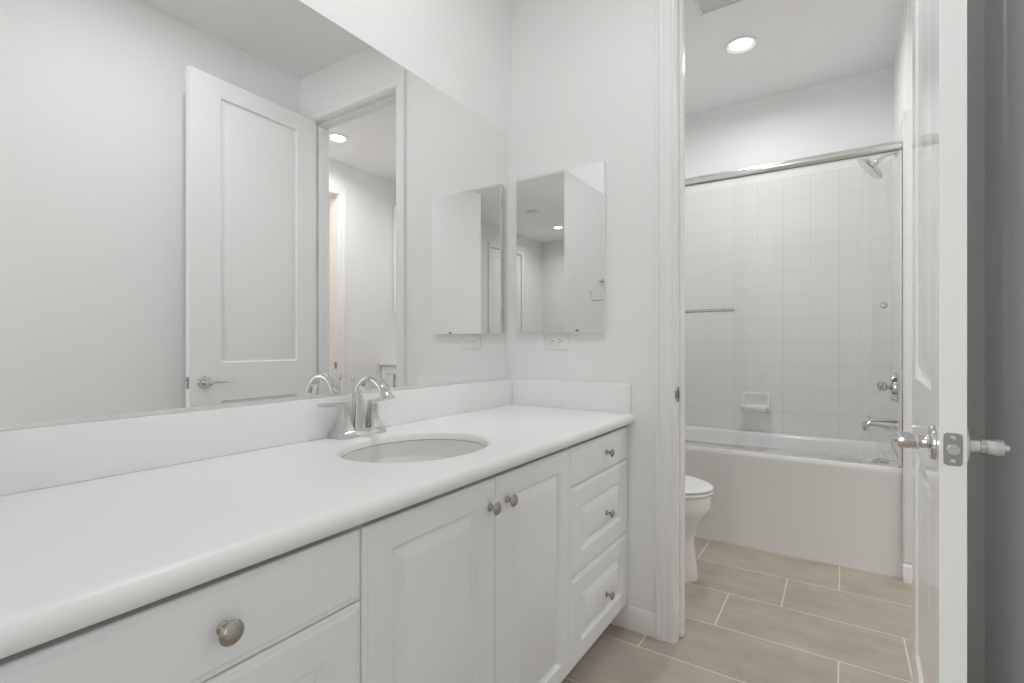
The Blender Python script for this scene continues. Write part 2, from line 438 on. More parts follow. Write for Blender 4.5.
MB().prism(rr(0.013, 0.027, 0.005), 0, 0.0006, fn=lambda p, q, h: (JL + 0.0024 + h, D + 0.018 + p, 0.915 + q)).build('strike_hole', M['dark'], jamb)
struct('trim_5', casing(2.105, 2.895, DH - 0.005, lambda u, d, z: (HX - d, u, z)), M['trim'], 'white casing of the hall doorway reflected in the vanity mirror', 'door casing')
b = MB().box(HX, HX + 0.12, 2.10, 2.112, 0, DH - 0.012); b.box(HX, HX + 0.12, 2.888, 2.90, 0, DH - 0.012); b.box(HX, HX + 0.12, 2.10, 2.90, DH - 0.012, DH)
j2 = struct('trim_6', b, M['trim'], 'white jamb of the hall doorway reflected in the vanity mirror', 'door jamb')
MB().box(HX + 0.02, HX + 0.05, 2.885, 2.888, 0.885, 0.945).build('strike_plate', M['latch'], j2)
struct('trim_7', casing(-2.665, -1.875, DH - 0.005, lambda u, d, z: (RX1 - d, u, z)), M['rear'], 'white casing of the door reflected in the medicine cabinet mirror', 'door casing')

# baseboards
BP = [(0, 0), (0.012, 0), (0.012, 0.058), (0.010, 0.066), (0.010, 0.072), (0.006, 0.080), (0.005, 0.085), (0, 0.085)]
def base(name, a, b_, fn, label):
    struct(name, MB().prism(BP, a, b_, fn=fn), M['trim'], label, 'baseboard')
base('baseboard_far', 0.47, JL - 0.005 - CW, lambda p, q, h: (h, D - p, q), 'white baseboard between the vanity and the door casing')
base('baseboard_right', VE, D - 0.02, lambda p, q, h: (W - p, h, q), 'white baseboard along the wall right of the open door')
base('baseboard_stub', TX - 0.006, 1.612, lambda p, q, h: (h, TF - 0.0101 - p * 2.2, q), 'short white baseboard at the wall end beside the tub')
base('baseboard_tub_left', D + WT, TF, lambda p, q, h: (TL + p, h, q), 'white baseboard behind the toilet')
base('baseboard_hall', 2.985, 3.36, lambda p, q, h: (HX - p, h, q), 'white baseboard under the hall wall')
base('baseboard_behind', -1.80, -0.04, lambda p, q, h: (RX1 - p, h, q), 'white baseboard of the room behind')

# door leaves -------------------------------------------------------------
def door_leaf(name, w_, h_, th, parent, m, flip=1):
    """leaf from u=0 (hinge) to w_, along -y, left face at x=-th"""
    st = 0.145 if w_ > 0.7 else 0.12
    us = [0.0, 0.118, w_ - 0.155, w_]
    us = [0.0, 0.125, w_ - 0.148, w_]
    ws = [0.008, 0.25, 0.815, 1.008, h_ - 0.095, h_]
    pr = [(0.003, -0.010), (0.008, -0.013), (0.014, -0.013), (0.040, -0.004), (0.044, -0.0035)]
    mb = MB()
    for sgn in (0, 1):
        fn = (lambda u, q, d: (-th - d, -u, q)) if sgn == 0 else (lambda u, q, d: (d, -u, q))
        mb.merge(panelled(us, ws, {(1, 1), (1, 3)}, pr, fn))
    t = bmesh.new()
    for side in range(2):
        for lst, f in ((us, lambda u, x: (x, -u, ws[0] if side == 0 else ws[-1])), (ws, lambda q, x: (x, 0.0 if side == 0 else -w_, q))):
            vs = [(t.verts.new(f(c, -th)), t.verts.new(f(c, 0.0))) for c in lst]
            for a, c in zip(vs, vs[1:]): t.faces.new((a[0], a[1], c[1], c[0]))
    mb.merge(t)
    bmesh.ops.remove_doubles(mb.bm, verts=mb.bm.verts, dist=1e-5)
    bmesh.ops.recalc_face_normals(mb.bm, faces=mb.bm.faces)
    return mb.build(name, m, parent, angle=20)

LW, LT, LH = 0.711, 0.037, 2.442
door = thing('door_1', 'tall white two-panel door standing open against the right wall', 'door', (JR - 0.004, D - 0.006, 0), kind='structure')
door.rotation_euler = (0, 0, math.radians(-2.4))
door_leaf('door_leaf', LW, LH, LT, door, M['door'])
HZ, HU = 0.915, LW - 0.066
def lever(side, parent):
    """side -1: left face (x=-LT, pointing -x); +1: right face"""
    x0 = -LT if side < 0 else 0.0
    root = MB().lathe([(0.0325, 0), (0.0325, 0.004), (0.0305, 0.008), (0.026, 0.0095), (0.0, 0.0095)], (x0, -HU, HZ), (side, 0, 0), 36).build('lever_rose', M['chrome'], parent)
    MB().lathe([(0.0, 0.009), (0.0145, 0.009), (0.0125, 0.012), (0.0125, 0.024), (0.0150, 0.025), (0.0155, 0.0285), (0.0155, 0.053), (0.0145, 0.056), (0.006, 0.0563), (0.006, 0.063), (0.0048, 0.064), (0, 0.064)], (x0, -HU, HZ), (side, 0, 0), 32).build('lever_hub', M['chrome'], root)
    pts = []
    for i in range(13):
        s_ = i / 12
        pts.append((x0 + side * (0.041 + 0.004 * math.sin(s_ * 3.0)), -HU + 0.006 + 0.108 * s_, HZ - 0.003 * s_))
    def sect(i, t):
        wv = 0.0095 * (1 - 0.25 * t); hv = 0.0055 * (1 - 0.35 * t)
        return [(wv * math.cos(a) * (1 if abs(math.cos(a)) < .9 else 1), hv * math.sin(a)) for a in [2 * math.pi * k / 16 for k in range(16)]]
    MB().sweep(pts, sect, up=(1, 0, 0)).build('lever_grip', M['chrome'], root)
    return root
lever(-1, door); lever(1, door)
# latch plate on the free edge
lp = MB().prism(rr(0.0255, 0.057, 0.006), 0, 0.0016, fn=lambda p, q, h: (-LT / 2 + p, -LW - h, HZ + q)).build('latch_plate', M['latch'], door)
MB().prism([(0.0095 * math.cos(a), 0.0095 * math.sin(a)) for a in [2 * math.pi * k / 28 for k in range(28)]], 0.001, 0.003, fn=lambda p, q, h: (-LT / 2 + p + 0.0005, -LW - h, HZ + q)).build('latch_collar', M['satin'], lp)
t = bmesh.new()
ring0 = [(0.0082 * math.cos(a), 0.0082 * math.sin(a)) for a in [2 * math.pi * k / 28 for k in range(28)]]
MB().loft([[(-LT / 2 + p + 0.0005, -LW - 0.002, HZ + q) for p, q in ring0], [(-LT / 2 + p + 0.0005, -LW - 0.0045 - 0.006 * (p / 0.0164 + 0.5), HZ + q) for p, q in ring0]]).build('latch_bolt', M['satin'], lp)
for dz in (-0.0205, 0.0205):
    MB().lathe([(0.0042, 0), (0.0040, 0.001), (0.0012, 0.0013), (0.0, 0.0004)], (-LT / 2, -LW - 0.0014, HZ + dz), (0, -1, 0), 20).build('latch_screw', M['satin'], lp)
for hz in (0.22, 0.95, 1.66, 2.28):
    hg = MB().lathe([(0.0, -0.05), (0.004, -0.05), (0.0065, -0.046), (0.0065, 0.046), (0.004, 0.05), (0, 0.05)], (0.006, 0.004, hz), (0, 0, 1), 16)
    hg.box(-0.030, 0.004, 0.0003, 0.0018, hz - 0.044, hz + 0.044)
    hg.build('hinge', M['satin'], door)

# the two doors in the reflected rooms
d3 = thing('door_2', 'closed white panelled door reflected in the medicine cabinet mirror', 'door', (RX1 + 0.045, -1.874, 0), kind='structure')
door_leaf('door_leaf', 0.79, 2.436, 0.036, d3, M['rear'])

# ------------------------------------------------------------------ vanity
FX = 0.55         # face of the fronts
CT = 0.835        # worktop height
PROF = [(0.0, 0.0)]
def front(mb_name, y0, y1, z0, z1, parent, frame=None, th=0.02):
    """drawer or door front facing +x; frame=(side, bottom/top) gives a raised panel"""
    mb = MB(); e = 0.006
    # outer rounded edge: back -> edge -> face
    fn = lambda u, q, d: (FX + d, u, q)
    t = bmesh.new()
    def ring(ins, d): return [t.verts.new(fn(*c, d)) for c in ((y0 + ins, z0 + ins), (y1 - ins, z0 + ins), (y1 - ins, z1 - ins), (y0 + ins, z1 - ins))]
    rs = [ring(0, -th), ring(0, -0.0065), ring(0.0012, -0.0042), ring(0.0035, -0.003), ring(0.0075, -0.0028), ring(0.0095, -0.0016), ring(0.013, 0.0)]
    t.faces.new(rs[0][::-1])
    for a, c in zip(rs, rs[1:]):
        for i in range(4): t.faces.new((a[i], a[(i + 1) % 4], c[(i + 1) % 4], c[i]))
    if frame is None:
        t.faces.new(rs[-1])
    bmesh.ops.recalc_face_normals(t, faces=t.faces); mb.merge(t)
    if frame is not None:
        fs, fb = frame
        us = [y0 + 0.013, y0 + fs, y1 - fs, y1 - 0.013]; ws = [z0 + 0.013, z0 + fb, z1 - fb, z1 - 0.013]
        pr = [(0.002, -0.002), (0.006, -0.0095), (0.009, -0.0115), (0.013, -0.0115), (0.034, -0.001), (0.037, 0.0)]
        mb.merge(panelled(us, ws, {(1, 1)}, pr, fn))
    return mb.build(mb_name, M['cab'], parent, angle=20)

def knob(parent, y, z, r=0.0145):
    prof = [(0.0095, 0), (0.0095, 0.0025), (0.0065, 0.0045), (0.0050, 0.008), (0.0052, 0.015), (0.0085, 0.0185), (r - 0.0012, 0.0200), (r, 0.0212), (r, 0.0225), (r - 0.0012, 0.0240), (r * 0.72, 0.0268), (r * 0.4, 0.0282), (0, 0.0286)]
    return MB().lathe(prof, (FX - 0.001, y, z), (1, 0, 0), 32).build('knob', M['nickel'], parent)

Y1, Y2, Y3, Y4, Y5 = VE + 0.003, 0.579, 0.981, 1.379, 1.868
ZT, ZB = 0.781, 0.096
def carcass(y0, y1, parent, extra_left=0.0):
    mb = MB()
    fx = FX - 0.021; p = 0.016
    # box of panels, open towards the fronts: sides, bottom, top rail, back
    mb.box(0.004, fx, y0, y0 + p, 0.092, CT - 0.041); mb.box(0.004, fx, y1 - p, y1, 0.092, CT - 0.041)
    mb.box(0.004, fx, y0 + p, y1 - p, 0.092, 0.108); mb.box(0.004, 0.014, y0 + p, y1 - p, 0.108, CT - 0.041)
    mb.box(fx - 0.018, fx, y0 + p, y1 - p, CT - 0.14, CT - 0.068)
    mb.build('cabinet_box', M['cab'], parent)
    MB().box(0.004, 0.47, y0, y1, 0.0, 0.0915).build('toe_kick', M['toe'], parent)

G = 0.0015
cabL = thing('drawer_cabinet', 'white drawer cabinet at the near left end of the vanity, one knob in view', 'cabinet', (0.28, (Y1 + Y2) / 2, 0), 'vanity base cabinets')
cabM = thing('sink_cabinet', 'white two-door cabinet under the sink with a pair of central knobs', 'cabinet', (0.28, (Y2 + Y4) / 2, 0), 'vanity base cabinets')
cabR = thing('drawer_cabinet', 'white cabinet of three stacked drawers beside the doorway wall', 'cabinet', (0.28, (Y4 + Y5) / 2, 0), 'vanity base cabinets')
# parts are built in world space; place them relative to their cabinet afterwards
def settle(root):
    m = Matrix.Translation(root.location)
    if root.rotation_euler.z: m = m @ Matrix.Rotation(root.rotation_euler.z, 4, 'Z')
    for c in root.children: c.matrix_parent_inverse = m.inverted()

carcass(Y1, Y2, cabL); carcass(Y2, Y4, cabM); carcass(Y4, Y5, cabR)
lz = [(0.6595, ZT, None), (0.378, 0.6565, (0.068, 0.066)), (ZB, 0.375, (0.068, 0.062))]
for z0, z1, fr in lz:
    d_ = front('drawer', Y1 + G, Y2 - G, z0, z1, cabL, fr)
    knob(d_, (Y1 + Y2) / 2 + 0.013, (z0 + z1) / 2, 0.0165)
for y0, y1, ky in ((Y2 + G, Y3 - G, Y3 - 0.036), (Y3 + G, Y4 - G, Y3 + 0.036)):
    d_ = front('cabinet_door', y0, y1, ZB, ZT, cabM, (0.066, 0.056))
    knob(d_, ky + 0.008, 0.7175, 0.0155)
for z0, z1, fr, kz in ((0.6595, ZT, None, 0.7205), (0.378, 0.6565, (0.068, 0.066), 0.508), (ZB, 0.375, (0.068, 0.062), 0.221)):
    d_ = front('drawer', Y4 + G, Y5 - G, z0, z1, cabR, fr)
    knob(d_, (Y4 + Y5) / 2 + 0.030, kz, 0.0145)
for r in (cabL, cabM, cabR): settle(r)

# worktop with an oval cut-out and a bullnose front
SX, SY, SA, SB = 0.30, 0.97, 0.176, 0.210
def worktop():
    mb = MB(); t = bmesh.new()
    x0, x1, y0, y1 = 0.0, 0.553, Y1, D
    th = 0.040
    angs = sorted(set([2 * math.pi * k / 96 for k in range(96)] + [math.atan2(yy - SY, xx - SX) % (2 * math.pi) for xx in (x0, x1) for yy in (y0, y1)]))
    def hit(a):
        dx, dy = math.cos(a), math.sin(a); s_ = 1e9
        if dx > 1e-9: s_ = min(s_, (x1 - SX) / dx)
        if dx < -1e-9: s_ = min(s_, (x0 - SX) / dx)
        if dy > 1e-9: s_ = min(s_, (y1 - SY) / dy)
        if dy < -1e-9: s_ = min(s_, (y0 - SY) / dy)
        return SX + dx * s_, SY + dy * s_
    def ell(a, g, z_):
        r = 1 / math.sqrt((math.cos(a) / (SA + g)) ** 2 + (math.sin(a) / (SB + g)) ** 2)
        return (SX + r * math.cos(a), SY + r * math.sin(a), z_)
    loops = [[t.verts.new((*hit(a), CT)) for a in angs]]
    for g, z_ in ((0.012, CT), (0.006, CT - 0.0012), (0.002, CT - 0.004), (0.0, CT - 0.009), (0.0, CT - 0.024)):
        loops.append([t.verts.new(ell(a, g, z_)) for a in angs])
    loops.append([t.verts.new((*hit(a), CT - 0.024)) for a in angs])
    n = len(angs)
    for a, c in zip(loops, loops[1:]):
        for i in range(n): t.faces.new((a[i], a[(i + 1) % n], c[(i + 1) % n], c[i]))
    bmesh.ops.recalc_face_normals(t, faces=t.faces)
    mb.merge(t)
    r = th / 2
    prof = [(x1, CT), (x1 + 0.004, CT - 0.0004)]
    for i in range(1, 15):
        a = math.radians(90 - 180 * i / 14 * 0.93); prof.append((x1 + 0.004 + r * 0.95 * math.cos(a), CT - r + r * math.sin(a)))
    prof += [(x1 - 0.002, CT - th), (x1 - 0.002, CT - 0.024), (x1, CT - 0.024)]
    mb.prism(prof, y0, y1, fn=lambda p, q, h: (p, h, q))
    return mb.build('countertop', M['counter'], angle=50)
ct = worktop()
tag(ct, 'long white cultured marble countertop with rounded front edge and oval cut-out', 'countertop')
# splashes
BT = 0.947
b = MB().box(0.0005, 0.02, Y1, D - 0.0005, CT, BT, 0.003, 2)
bs = tag(b.build('backsplash', M['counter']), 'low white backsplash running under the big mirror', 'backsplash')
b = MB().box(0.0205, 0.562, D - 0.02, D - 0.0005, CT, BT, 0.003, 2)
tag(b.build('side_splash', M['counter']), 'short white side splash below the outlet and medicine cabinet', 'backsplash')

# basin
mb = MB(); rings = []
N = 72
def er(k, z_, ox=0.0): return [(SX + ox + SA * k * math.cos(2 * math.pi * i / N), SY + SB * k * math.sin(2 * math.pi * i / N), z_) for i in range(N)]
dep = 0.135
inner = [er(1.05, CT - 0.0245), er(1.0, CT - 0.0262)]
for i in range(1, 15):
    s_ = i / 14
    inner.append(er(0.15 + 0.85 * math.cos(s_ * math.pi / 2) ** 0.55 if s_ < 1 else 0.13, CT - 0.0262 - dep * math.sin(s_ * math.pi / 2) ** 1.15, -0.03 * s_))
outer = [er(0.13, CT - 0.175, -0.03), er(0.7, CT - 0.15, -0.01), er(1.03, CT - 0.06), er(1.08, CT - 0.035), er(1.08, CT - 0.0245)]
mb.loft(inner + outer, cap0=False, cap1=False)
sink = tag(mb.build('sink_basin', M['basin'], angle=60), 'oval off-white undermount sink in the countertop', 'sink')
MB().lathe([(0.021, 0), (0.0215, 0.002), (0.019, 0.0035), (0.012, 0.002), (0.0, 0.004)], (SX - 0.03, SY, CT - 0.0262 - dep - 0.0005), (0, 0, 1), 28).build('drain', M['drain'], sink)

# faucet (centre-set, arched spout, two lever handles on flared pedestals)
FCX, FCY = 0.062, 0.975
fc = thing('sink_faucet', 'chrome centre-set faucet with arched spout and two lever handles', 'faucet', (FCX, FCY, CT))
def fr_ring(w_, h_, z_, r=0.004, ox=0.0, oy=0.0): return [(FCX + ox + p, FCY + oy + q, z_) for p, q in rr(w_, h_, min(r, w_ / 2.2, h_ / 2.2), 4)]
MB().loft([fr_ring(0.062, 0.162, CT, 0.002), fr_ring(0.062, 0.162, CT + 0.002, 0.002), fr_ring(0.048, 0.146, CT + 0.0195, 0.0018), fr_ring(0.046, 0.144, CT + 0.021, 0.0018)]).build('base_plate', M['chrome'], fc, 25)
def sq(w_): return rr(w_[0], w_[1], min(w_) * 0.30, 4)
path = []
H0 = CT + 0.0205
for i in range(8): path.append((FCX - 0.004 + 0.002 * i / 7, FCY, H0 + 0.086 * i / 7))
R_, cx_, cz_ = 0.056, FCX - 0.002 + 0.056, H0 + 0.089
for i in range(0, 21):
    a = math.radians(180 - 160 * i / 20); path.append((cx_ + (R_ + 0.006 * i / 20) * math.cos(a), FCY, cz_ + R_ * math.sin(a)))
lx, _, lz_ = path[-1]; path.append((lx + 0.005, FCY, lz_ - 0.012))
def spout_sect(i, t):
    k = max(0, 1 - t * 3.0); e = max(0, t - 0.72) / 0.28
    return sq((0.0235 + 0.022 * k ** 1.5 + 0.007 * e, 0.0175 + 0.018 * k ** 1.5 + 0.007 * e))
sp = MB().sweep(path, spout_sect, up=(0, 1, 0)).build('spout', M['chrome'], fc, 30)
ex, _, ez = path[-1]
MB().lathe([(0.0095, -0.001), (0.0095, 0.003), (0.008, 0.004), (0, 0.004)], (ex, FCY, ez), (0.30, 0, -1), 20).build('aerator', M['satin'], sp)
for sg in (-1, 1):
    yy = 0.0515 * sg
    hd = MB().loft([fr_ring(q_, q_, CT + z_, 0.0025, 0, yy) for q_, z_ in ((0.043, 0.0205), (0.041, 0.024), (0.034, 0.036), (0.028, 0.052), (0.0245, 0.070), (0.0235, 0.084), (0.0225, 0.092), (0.018, 0.0955))]).build('handle', M['chrome'], fc, 25)
    pts = [(FCX + 0.001, FCY + yy - sg * 0.010 + sg * 0.090 * i / 10, CT + 0.092 + 0.006 * math.sin(i / 10 * math.pi * .5) + 0.001 * i / 10) for i in range(11)]
    MB().sweep(pts, lambda i, t: rr(0.0215 - 0.003 * t, 0.0125 - 0.0015 * t, 0.003, 3), up=(1, 0, 0)).build('lever', M['chrome'], hd, 30)
b = MB().lathe([(0.0028, 0), (0.0028, 0.135), (0.005, 0.138), (0.0065, 0.146), (0.0055, 0.153), (0.0, 0.155)], (FCX - 0.026, FCY, CT + 0.018), (0, 0, 1), 16)
b.build('lift_rod', M['chrome'], fc)
settle(fc)

# big mirror --------------------------------------------------------------
wm = thing('wall_mirror', 'large frameless wall mirror above the vanity', 'mirror', (0.003, 0.96, 0.95))
MY0, MY1, MZ0, MZ1 = Y1 + 0.004, 1.846, 0.953, 2.037
b = MB().box(0.0005, 0.0055, MY0, MY1, MZ0, MZ1)
b.build('mirror_glass', M['mirror'], wm)
b = MB().box(0.0002, 0.0012, MY0 - 0.0025, MY1 + 0.0025, MZ0, MZ1 + 0.0025)
b.build('mirror_backing', M['latch'], wm)
b = MB().prism([(0.0002, 0.9475), (0.0075, 0.9475), (0.0075, 0.9575), (0.0062, 0.9575), (0.0062, 0.9505), (0.0002, 0.9505)], MY0, MY1, axis='y')
b.build('bottom_channel', M['alu'], wm)
settle(wm)

# medicine cabinet ----------------------------------------------------------
mc = thing('medicine_cabinet', 'frameless mirrored medicine cabinet on the wall above the outlet', 'medicine cabinet', (0.247, D, 1.15))
MX0, MX1, KZ0, KZ1 = 0.048, 0.460, 1.150, 1.824
b = MB().box(MX0 + 0.0012, MX1 - 0.0012, D - 0.0188, D - 0.0003, KZ0 + 0.0012, KZ1 - 0.0012)
b.build('cabinet_body', M['plastic'], mc)
dm = MB().box(MX0, MX1, D - 0.0255, D - 0.0195, KZ0, KZ1, 0.0012, 1)
md = dm.build('mirror_door', M['medmirror'], mc, 15)
MB().box(0.335, 0.348, D - 0.0268, D - 0.0256, KZ0 + 0.004, KZ0 + 0.010, 0.0005, 1).build('edge_mark', M['dark'], md)  # small dark mark near the mirror's lower edge
for hz in (1.235, 1.50, 1.735):
    b = MB().box(MX0 + 0.0002, MX0 + 0.002, D - 0.018, D - 0.003, hz - 0.022, hz + 0.022, 0.001, 1)
    hh = b.build('hinge', M['plastic'], mc)
    for dz in (-0.015, 0.0, 0.015):
        MB().lathe([(0.0036, 0), (0.003, 0.0012), (0, 0.0012)], (MX0 + 0.0003, D - 0.0105, hz + dz), (-1, 0, 0), 12).build('hinge_screw', M['latch'], hh)
settle(mc)

# outlet --------------------------------------------------------------------
OX, OZ = 0.233, 1.114
ot = thing('power_outlet', 'white double power outlet lying sideways below the medicine cabinet', 'power outlet', (OX, D, OZ))
b = MB(); b.loft([[(OX + p, D - 0.0002, OZ + q) for p, q in rr(0.114, 0.070, 0.006)], [(OX + p, D - 0.004, OZ + q) for p, q in rr(0.114, 0.070, 0.006)], [(OX + p, D - 0.006, OZ + q) for p, q in rr(0.108, 0.064, 0.005)]])
b.build('cover_plate', M['plastic'], ot)
for sx in (-0.0195, 0.0195):
    b = MB().prism([(max(-0.0145, min(0.0145, 0.0172 * math.cos(a))), 0.0172 * math.sin(a)) for a in [2 * math.pi * k / 32 for k in range(32)]], 0.0055, 0.0085, fn=lambda p, q, h: (OX + sx + p, D - h, OZ + q))
    rc = b.build('socket', M['plastic'], ot)
    sl = MB()
    for q in (-0.0065, 0.0065): sl.box(OX + sx - 0.007, OX + sx + 0.0, D - 0.0089, D - 0.0084, OZ + q - 0.0011, OZ + q + 0.0011)
    sl.lathe([(0.0026, 0), (0.0026, 0.0005)], (OX + sx + 0.0075, D - 0.0084, OZ), (0, -1, 0), 14)
    sl.build('socket_slots', M['dark'], rc)
MB().lathe([(0.0035, 0), (0.003, 0.001), (0, 0.0011)], (OX, D - 0.0059, OZ), (0, -1, 0), 14).build('cover_screw', M['plastic'], ot)
settle(ot)

# towel ring on the end wall, seen only in the mirrors -----------------------
tr = thing('towel_ring', 'chrome open towel ring on the end wall, seen in the medicine cabinet mirror', 'towel ring', (0.31, VE, 1.59))
wy = VE - 0.004
b = MB().prism(rr(0.048, 0.048, 0.004), 0.0005, 0.010, fn=lambda p, q, h: (0.315 + p, wy + h, 1.588 + q)); b.build('mount_plate', M['chrome'], tr)
b = MB().lathe([(0.009, 0.010), (0.009, 0.045), (0.011, 0.046), (0.011, 0.058), (0, 0.059)], (0.315, wy, 1.588), (0, 1, 0), 20); b.build('post', M['chrome'], tr)
yy = wy + 0.052
pts = [(0.315, yy, 1.588), (0.25, yy, 1.588), (0.238, yy, 1.583), (0.232, yy, 1.572), (0.232, yy, 1.455), (0.236, yy, 1.446), (0.246, yy, 1.441), (0.366, yy, 1.441), (0.377, yy, 1.446), (0.382, yy, 1.456), (0.382, yy, 1.503)]
b = MB().tube(pts, 0.0045, 12, up=(0, 1, 0)); b.lathe([(0, -0.008), (0.006, -0.006), (0.008, 0), (0.006, 0.006), (0, 0.008)], (0.382, yy, 1.507), (0, 0, 1), 16)
b.build('ring', M['chrome'], tr)
settle(tr)

# ------------------------------------------------------------------ recessed lights
def can(x, y, label, power, lens='lens', color=(0.985, 0.992, 1.0), r=0.082, spread=160):
    root = thing('recessed_light', label, 'ceiling light', (x, y, C), 'recessed ceiling lights')
    MB().lathe([(r, 0.0002), (r, -0.005), (r - 0.003, -0.0095), (r - 0.010, -0.010), (0.0575, -0.0012), (0.0565, 0.012), (0.0565, 0.02), (r - 0.004, 0.02)], (x, y, C - 0.0002), (0, 0, 1), 48).build('trim_ring', M['plastic'], root)
    MB().lathe([(0.0, -0.0005), (0.03, -0.0004), (0.0545, 0.001), (0.0545, 0.004), (0, 0.004)], (x, y, C - 0.0015), (0, 0, 1), 40).build('lens', M[lens], root)
    settle(root)
    ld = bpy.data.lights.new('can_lamp', 'AREA'); ld.shape = 'DISK'; ld.size = 0.10; ld.energy = power; ld.color = color
    ld.spread = math.radians(spread)
    lo = bpy.data.objects.new('can_lamp', ld); COL.objects.link(lo); lo.location = (x, y, C - 0.010)
    lo.parent = root; lo.matrix_parent_inverse = Matrix.Translation(root.location).inverted()
    return root
can(0.74, 0.92, 'recessed ceiling light over the sink', P_VANITY, spread=179)
can(0.783, 2.975, 'lit recessed ceiling light in front of the tub', P_TUB, spread=166)
can(2.105, 2.555, 'lit recessed ceiling light reflected in the vanity mirror', P_HALL)
can(2.07, -2.50, 'lit recessed ceiling light reflected in the medicine cabinet mirror', P_REAR)
can(0.30, -2.20, 'unseen ceiling light added for brightness in the room behind the camera', P_REAR)  # extra lamp out of view, added to brighten the rooms
can(3.20, 2.50, 'warm recessed ceiling light in the passage beyond the far doorway', P_WARM, 'lens_warm', (1.0, 0.80, 0.58))

cv = thing('ceiling_vent', 'small ceiling register reflected in the medicine cabinet mirror', 'ceiling vent', (1.94, -1.58, C))
b = MB().box(1.87, 2.01, -1.62, -1.61, C - 0.012, C - 0.0003, 0.003, 2); b.box(1.87, 2.01, -1.55, -1.54, C - 0.012, C - 0.0003, 0.003, 2); b.box(1.87, 1.88, -1.611, -1.549, C - 0.012, C - 0.0003, 0.003, 2); b.box(2.00, 2.01, -1.611, -1.549, C - 0.012, C - 0.0003, 0.003, 2)
b.build('vent_frame', M['grille'], cv)
b = MB()
for k in range(4): b.box(1.879, 2.001, -1.607 + k * 0.015, -1.599 + k * 0.015, C - 0.010, C - 0.003)
b.build('vent_slats', M['grille'], cv)
settle(cv)

# exhaust fan grille
ef = thing('exhaust_fan', 'square louvred fan grille on the tub room ceiling', 'exhaust fan', (0.805, 2.435, C))
ex0, ey0, es = 0.655, 2.285, 0.302
b = MB().box(ex0, ex0 + es, ey0, ey0 + 0.016, C - 0.016, C - 0.0003, 0.003, 2); b.box(ex0, ex0 + es, ey0 + es - 0.016, ey0 + es, C - 0.016, C - 0.0003, 0.003, 2)
b.box(ex0, ex0 + 0.016, ey0 + 0.014, ey0 + es - 0.014, C - 0.016, C - 0.0003, 0.003, 2); b.box(ex0 + es - 0.016, ex0 + es, ey0 + 0.014, ey0 + es - 0.014, C - 0.016, C - 0.0003, 0.003, 2)
b.build('grille_frame', M['grille'], ef)
b = MB()
k = 0
while ey0 + 0.020 + k * 0.0125 < ey0 + es - 0.022:
    yk = ey0 + 0.020 + k * 0.0125; b.box(ex0 + 0.015, ex0 + es - 0.015, yk, yk + 0.0075, C - 0.014, C - 0.004); k += 1
b.build('grille_slats', M['grille'], ef)
settle(ef)

# ------------------------------------------------------------------ bathtub
mb = MB()
x0, x1, y0, y1, H_ = TL + 0.011, TX - 0.001, TF, BY - 0.011, 0.522
def tr_ring(ix0, ix1, iy0, iy1, z_, r, n=6):
    cx, cy, w_, h_ = (x0 + ix0 + x1 - ix1) / 2, (y0 + iy0 + y1 - iy1) / 2, (x1 - ix1) - (x0 + ix0), (y1 - iy1) - (y0 + iy0)
    return [(cx + p, cy + q, z_) for p, q in rr(w_, h_, r, n)]
rings = [tr_ring(0, 0, 0.012, 0, 0.0, 0.003), tr_ring(0, 0, 0.012, 0, 0.006, 0.003), tr_ring(0, 0, 0.006, 0, H_ - 0.05, 0.003), tr_ring(0, 0, 0.0, 0, H_ - 0.035, 0.003), tr_ring(0, 0, 0.0, 0, H_ - 0.012, 0.004), tr_ring(0.001, 0.001, 0.004, 0.001, H_ - 0.003, 0.005), tr_ring(0.003, 0.003, 0.012, 0.003, H_, 0.006),
         tr_ring(0.07, 0.06, 0.075, 0.06, H_, 0.06), tr_ring(0.078, 0.068, 0.083, 0.068, H_ - 0.006, 0.07), tr_ring(0.085, 0.075, 0.09, 0.075, H_ - 0.02, 0.08), tr_ring(0.16, 0.10, 0.11, 0.10, 0.20, 0.12), tr_ring(0.22, 0.13, 0.14, 0.13, 0.13, 0.13), tr_ring(0.30, 0.20, 0.20, 0.20, 0.11, 0.12)]
mb.loft(rings)
tub = tag(mb.build('bathtub', M['tub'], angle=40), 'white alcove bathtub with a plain apron below the glass doors', 'bathtub')

# sliding glass doors
sd = thing('shower_door', 'framed sliding glass shower doors standing on the bathtub rim', 'shower door', (0.71, TF + 0.03, H_))
# header: rounded tube profile
yc, zc = TF + 0.030, 2.042
hp = [(0.030 * math.cos(a) * (1 if math.cos(a) > -2 else 1), 0.026 * math.sin(a)) for a in [2 * math.pi * k / 28 for k in range(28)]]
hp = [(p, max(q, -0.0235)) for p, q in hp]
b = MB().prism(hp, x0 + 0.001, x1 - 0.0005, fn=lambda p, q, h: (h, yc + p, zc + q)); b.build('top_rail', M['bright'], sd)
for px0, px1 in ((x0 + 0.0005, x0 + 0.020), (x1 - 0.0145, x1)):
    b = MB().box(px0, px1, TF + 0.010, TF + 0.052, H_ + 0.002, zc - 0.0245, 0.002, 1); b.build('side_jamb', M['bright'], sd)
b = MB().prism([(TF + 0.008, H_ + 0.0005), (TF + 0.054, H_ + 0.0005), (TF + 0.054, H_ + 0.010), (TF + 0.045, H_ + 0.016), (TF + 0.040, H_ + 0.010), (TF + 0.032, H_ + 0.010), (TF + 0.030, H_ + 0.024), (TF + 0.026, H_ + 0.024), (TF + 0.024, H_ + 0.010), (TF + 0.012, H_ + 0.010)], x0 + 0.020, x1 - 0.015, fn=lambda p, q, h: (h, p, q))
b.build('bottom_track', M['chrome'], sd)
gf = MB().box(x0 + 0.021, 0.800, TF + 0.014, TF + 0.020, H_ + 0.012, zc - 0.012).build('glass_panel', M['glass'], sd)
